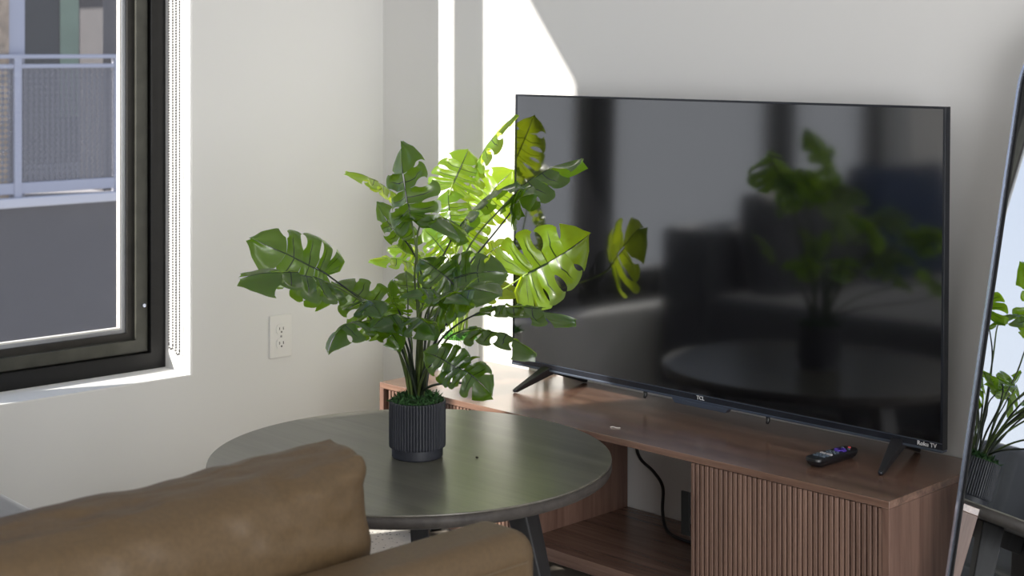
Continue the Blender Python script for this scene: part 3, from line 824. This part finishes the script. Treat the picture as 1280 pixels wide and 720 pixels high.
# ---------------------------------------------------------------- leaning mirror
mr = thing('floor_mirror', 'tall mirror with rounded corners and silver rim leaning beside the walnut cabinet', 'mirror', (2.040, -.370, .007), (math.radians(-11.6), 0, math.radians(-15.8)))
MW, MH, MRAD = .60, 1.36, .15
def mirror_outline(ins):
    return [(x + MW / 2, z + MH / 2) for x, z in rounded_rect(MW / 2 - ins, MH / 2 - ins, MRAD - ins, 14)]
def outline_ring(bm, ins0, ins1, y0, y1):
    a, b = mirror_outline(ins0), mirror_outline(ins1); n = len(a)
    V = lambda p, y: bm.verts.new((p[0], y, p[1]))
    af, bf_, ab, bb = [V(p, y0) for p in a], [V(p, y0) for p in b], [V(p, y1) for p in a], [V(p, y1) for p in b]
    for k in range(n):
        j = (k + 1) % n
        bm.faces.new((af[k], af[j], bf_[j], bf_[k])); bm.faces.new((ab[j], ab[k], bb[k], bb[j]))
        bm.faces.new((af[j], af[k], ab[k], ab[j])); bm.faces.new((bf_[k], bf_[j], bb[j], bb[k]))
    bmesh.ops.recalc_face_normals(bm, faces=bm.faces[:]); return bm
obj('frame', outline_ring(BM(), 0, .012, .002, .026), 'blackmatt', mr)
tag(obj('rim', outline_ring(BM(), .0005, .0062, -.003, .003), 'silver', mr), 'silver rim')
bm = BM(); prism(bm, mirror_outline(.009), .004, .0065, 'Y'); obj('mirror_glass', bm, 'mirror', mr)
bm = BM(); prism(bm, mirror_outline(.004), .020, .024, 'Y'); obj('backing', bm, 'black', mr)
bm = BM(); tube(bm, [(MW / 2, .026, .98), (MW / 2, .10, .75), (MW / 2, .41, .0865)], .009, 10); obj('stand_leg', bm, 'blackmatt', mr, smooth=True)

# ---------------------------------------------------------------- house across the way, seen through the window
nb = thing('neighboring_building', 'lavender grey apartment facade with balcony door seen through the window', 'building', (0, 0, 0), (0, 0, TH))
BX = -7.0
Ya, Yb = 6.5, -.2      # extent along the facade (local y = -a)
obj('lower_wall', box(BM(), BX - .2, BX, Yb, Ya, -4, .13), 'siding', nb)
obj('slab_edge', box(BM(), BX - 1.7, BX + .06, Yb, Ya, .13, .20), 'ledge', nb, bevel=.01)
obj('recess_wall', box(BM(), BX - 1.7, BX - 1.5, Yb, Ya, .20, 3.0), 'recess_siding', nb)
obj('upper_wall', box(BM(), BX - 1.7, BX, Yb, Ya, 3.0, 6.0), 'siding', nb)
obj('brick_pier', box(BM(), BX - .30, BX, 1.45, 1.90, .20, 3.0), 'brick', nb)
obj('corner_pillar', box(BM(), BX - .45, BX - .05, 2.66, 2.90, .20, 3.0), 'siding', nb)
dr = obj('balcony_door', ring_frame(BM(), 2.55, 3.55, .22, 2.5, .10, BX - 1.5, BX - 1.42), 'ledge', nb, bevel=.005)
obj('door_pane', box(BM(), BX - 1.48, BX - 1.46, 2.62, 3.48, .3, 2.42), 'dark_glass', dr)
obj('curtain', box(BM(), BX - 1.455, BX - 1.445, 2.98, 3.42, .70, 2.40), 'green_curtain', dr)
obj('frame_post', box(BM(), BX - .12, BX - .02, 1.90, 2.03, .20, 3.0), 'rail', nb, bevel=.005)
rl = thing('balcony_railing', 'lavender balcony railing with mesh panel across the way outside the window', 'railing', (0, 0, 0), (0, 0, TH))
obj('top_rail', box(BM(), BX - .03, BX + .03, Yb, 2.78, 1.205, 1.235), 'rail', rl, bevel=.005)
obj('second_rail', box(BM(), BX - .02, BX + .02, Yb, 2.78, 1.135, 1.165), 'rail', rl, bevel=.004)
obj('bottom_rail', box(BM(), BX - .02, BX + .02, Yb, 2.78, .225, .305), 'rail', rl, bevel=.004)
for y in (.6, 1.93, 2.72):
    obj('post', box(BM(), BX - .03, BX + .03, y, y + .055, .20, 1.21), 'rail', rl, bevel=.004)
obj('mesh_panel', box(BM(), BX - .004, BX + .004, Yb, 2.74, .30, 1.14), 'mesh_panel', rl)

# ---------------------------------------------------------------- light
sc = bpy.context.scene
wd = bpy.data.worlds.new('sky'); sc.world = wd; wd.use_nodes = True
nt = wd.node_tree; bg = nt.nodes['Background']
tc = nt.nodes.new('ShaderNodeTexCoord'); sx = nt.nodes.new('ShaderNodeSeparateXYZ')
nt.links.new(tc.outputs['Generated'], sx.inputs[0])
cr_ = nt.nodes.new('ShaderNodeValToRGB'); nt.links.new(sx.outputs[2], cr_.inputs[0])
cr_.color_ramp.elements[0].position = 0; cr_.color_ramp.elements[0].color = (.80, .84, .90, 1)
cr_.color_ramp.elements[1].position = .8; cr_.color_ramp.elements[1].color = (.30, .46, .80, 1)
nt.links.new(cr_.outputs[0], bg.inputs['Color']); bg.inputs['Strength'].default_value = 1.1

def light(name, kind, energy, loc=(0, 0, 0), rot=(0, 0, 0), **kw):
    l = bpy.data.lights.new(name, kind); l.energy = energy
    for k, v in kw.items(): setattr(l, k, v)
    o = bpy.data.objects.new(name, l); o.location = loc; o.rotation_euler = rot; C.objects.link(o)
    return o
sd = Vector((.44, 1.0, -.5067)).normalized()
s_ = light('sun', 'SUN', 10.5, angle=math.radians(.6), color=(1, .95, .87))
s_.rotation_euler = sd.to_track_quat('-Z', 'Y').to_euler()
light('added_side_fill', 'AREA', 125, (XR + .15, -3.05, 1.25), (0, PI / 2, 0), shape='RECTANGLE', size=2.2, size_y=2.5, color=(1, .99, .98))  # added fill light outside the right wall, brightens the window wall
light('added_ceiling_fill', 'AREA', 12, (3.6, -3.6, 2.68), shape='DISK', size=1.3, color=(1, .98, .96))  # added unseen overhead fill to lift the room

# ---------------------------------------------------------------- camera
cd = bpy.data.cameras.new('camera'); cam = bpy.data.objects.new('camera', cd); C.objects.link(cam)
cam.location = (3.569, -3.02, 1.27); cam.rotation_euler = (PI / 2, 0, PI / 4)
cd.sensor_width = 36; cd.lens = 1932 / 1280 * 36; cd.shift_y = -298 / 1280
cd.clip_start = .05; cd.clip_end = 200
cd.dof.use_dof = True; cd.dof.focus_distance = 3.4; cd.dof.aperture_fstop = 7.0
sc.camera = cam
vs = sc.view_settings
vs.view_transform = 'Standard'; vs.look = 'None'; vs.exposure = 0.0; vs.gamma = 1.0; vs.use_curve_mapping = False
sc.cycles.use_denoising = True
sc.cycles.max_bounces = 10; sc.cycles.transparent_max_bounces = 16
sc.cycles.sample_clamp_indirect = 8
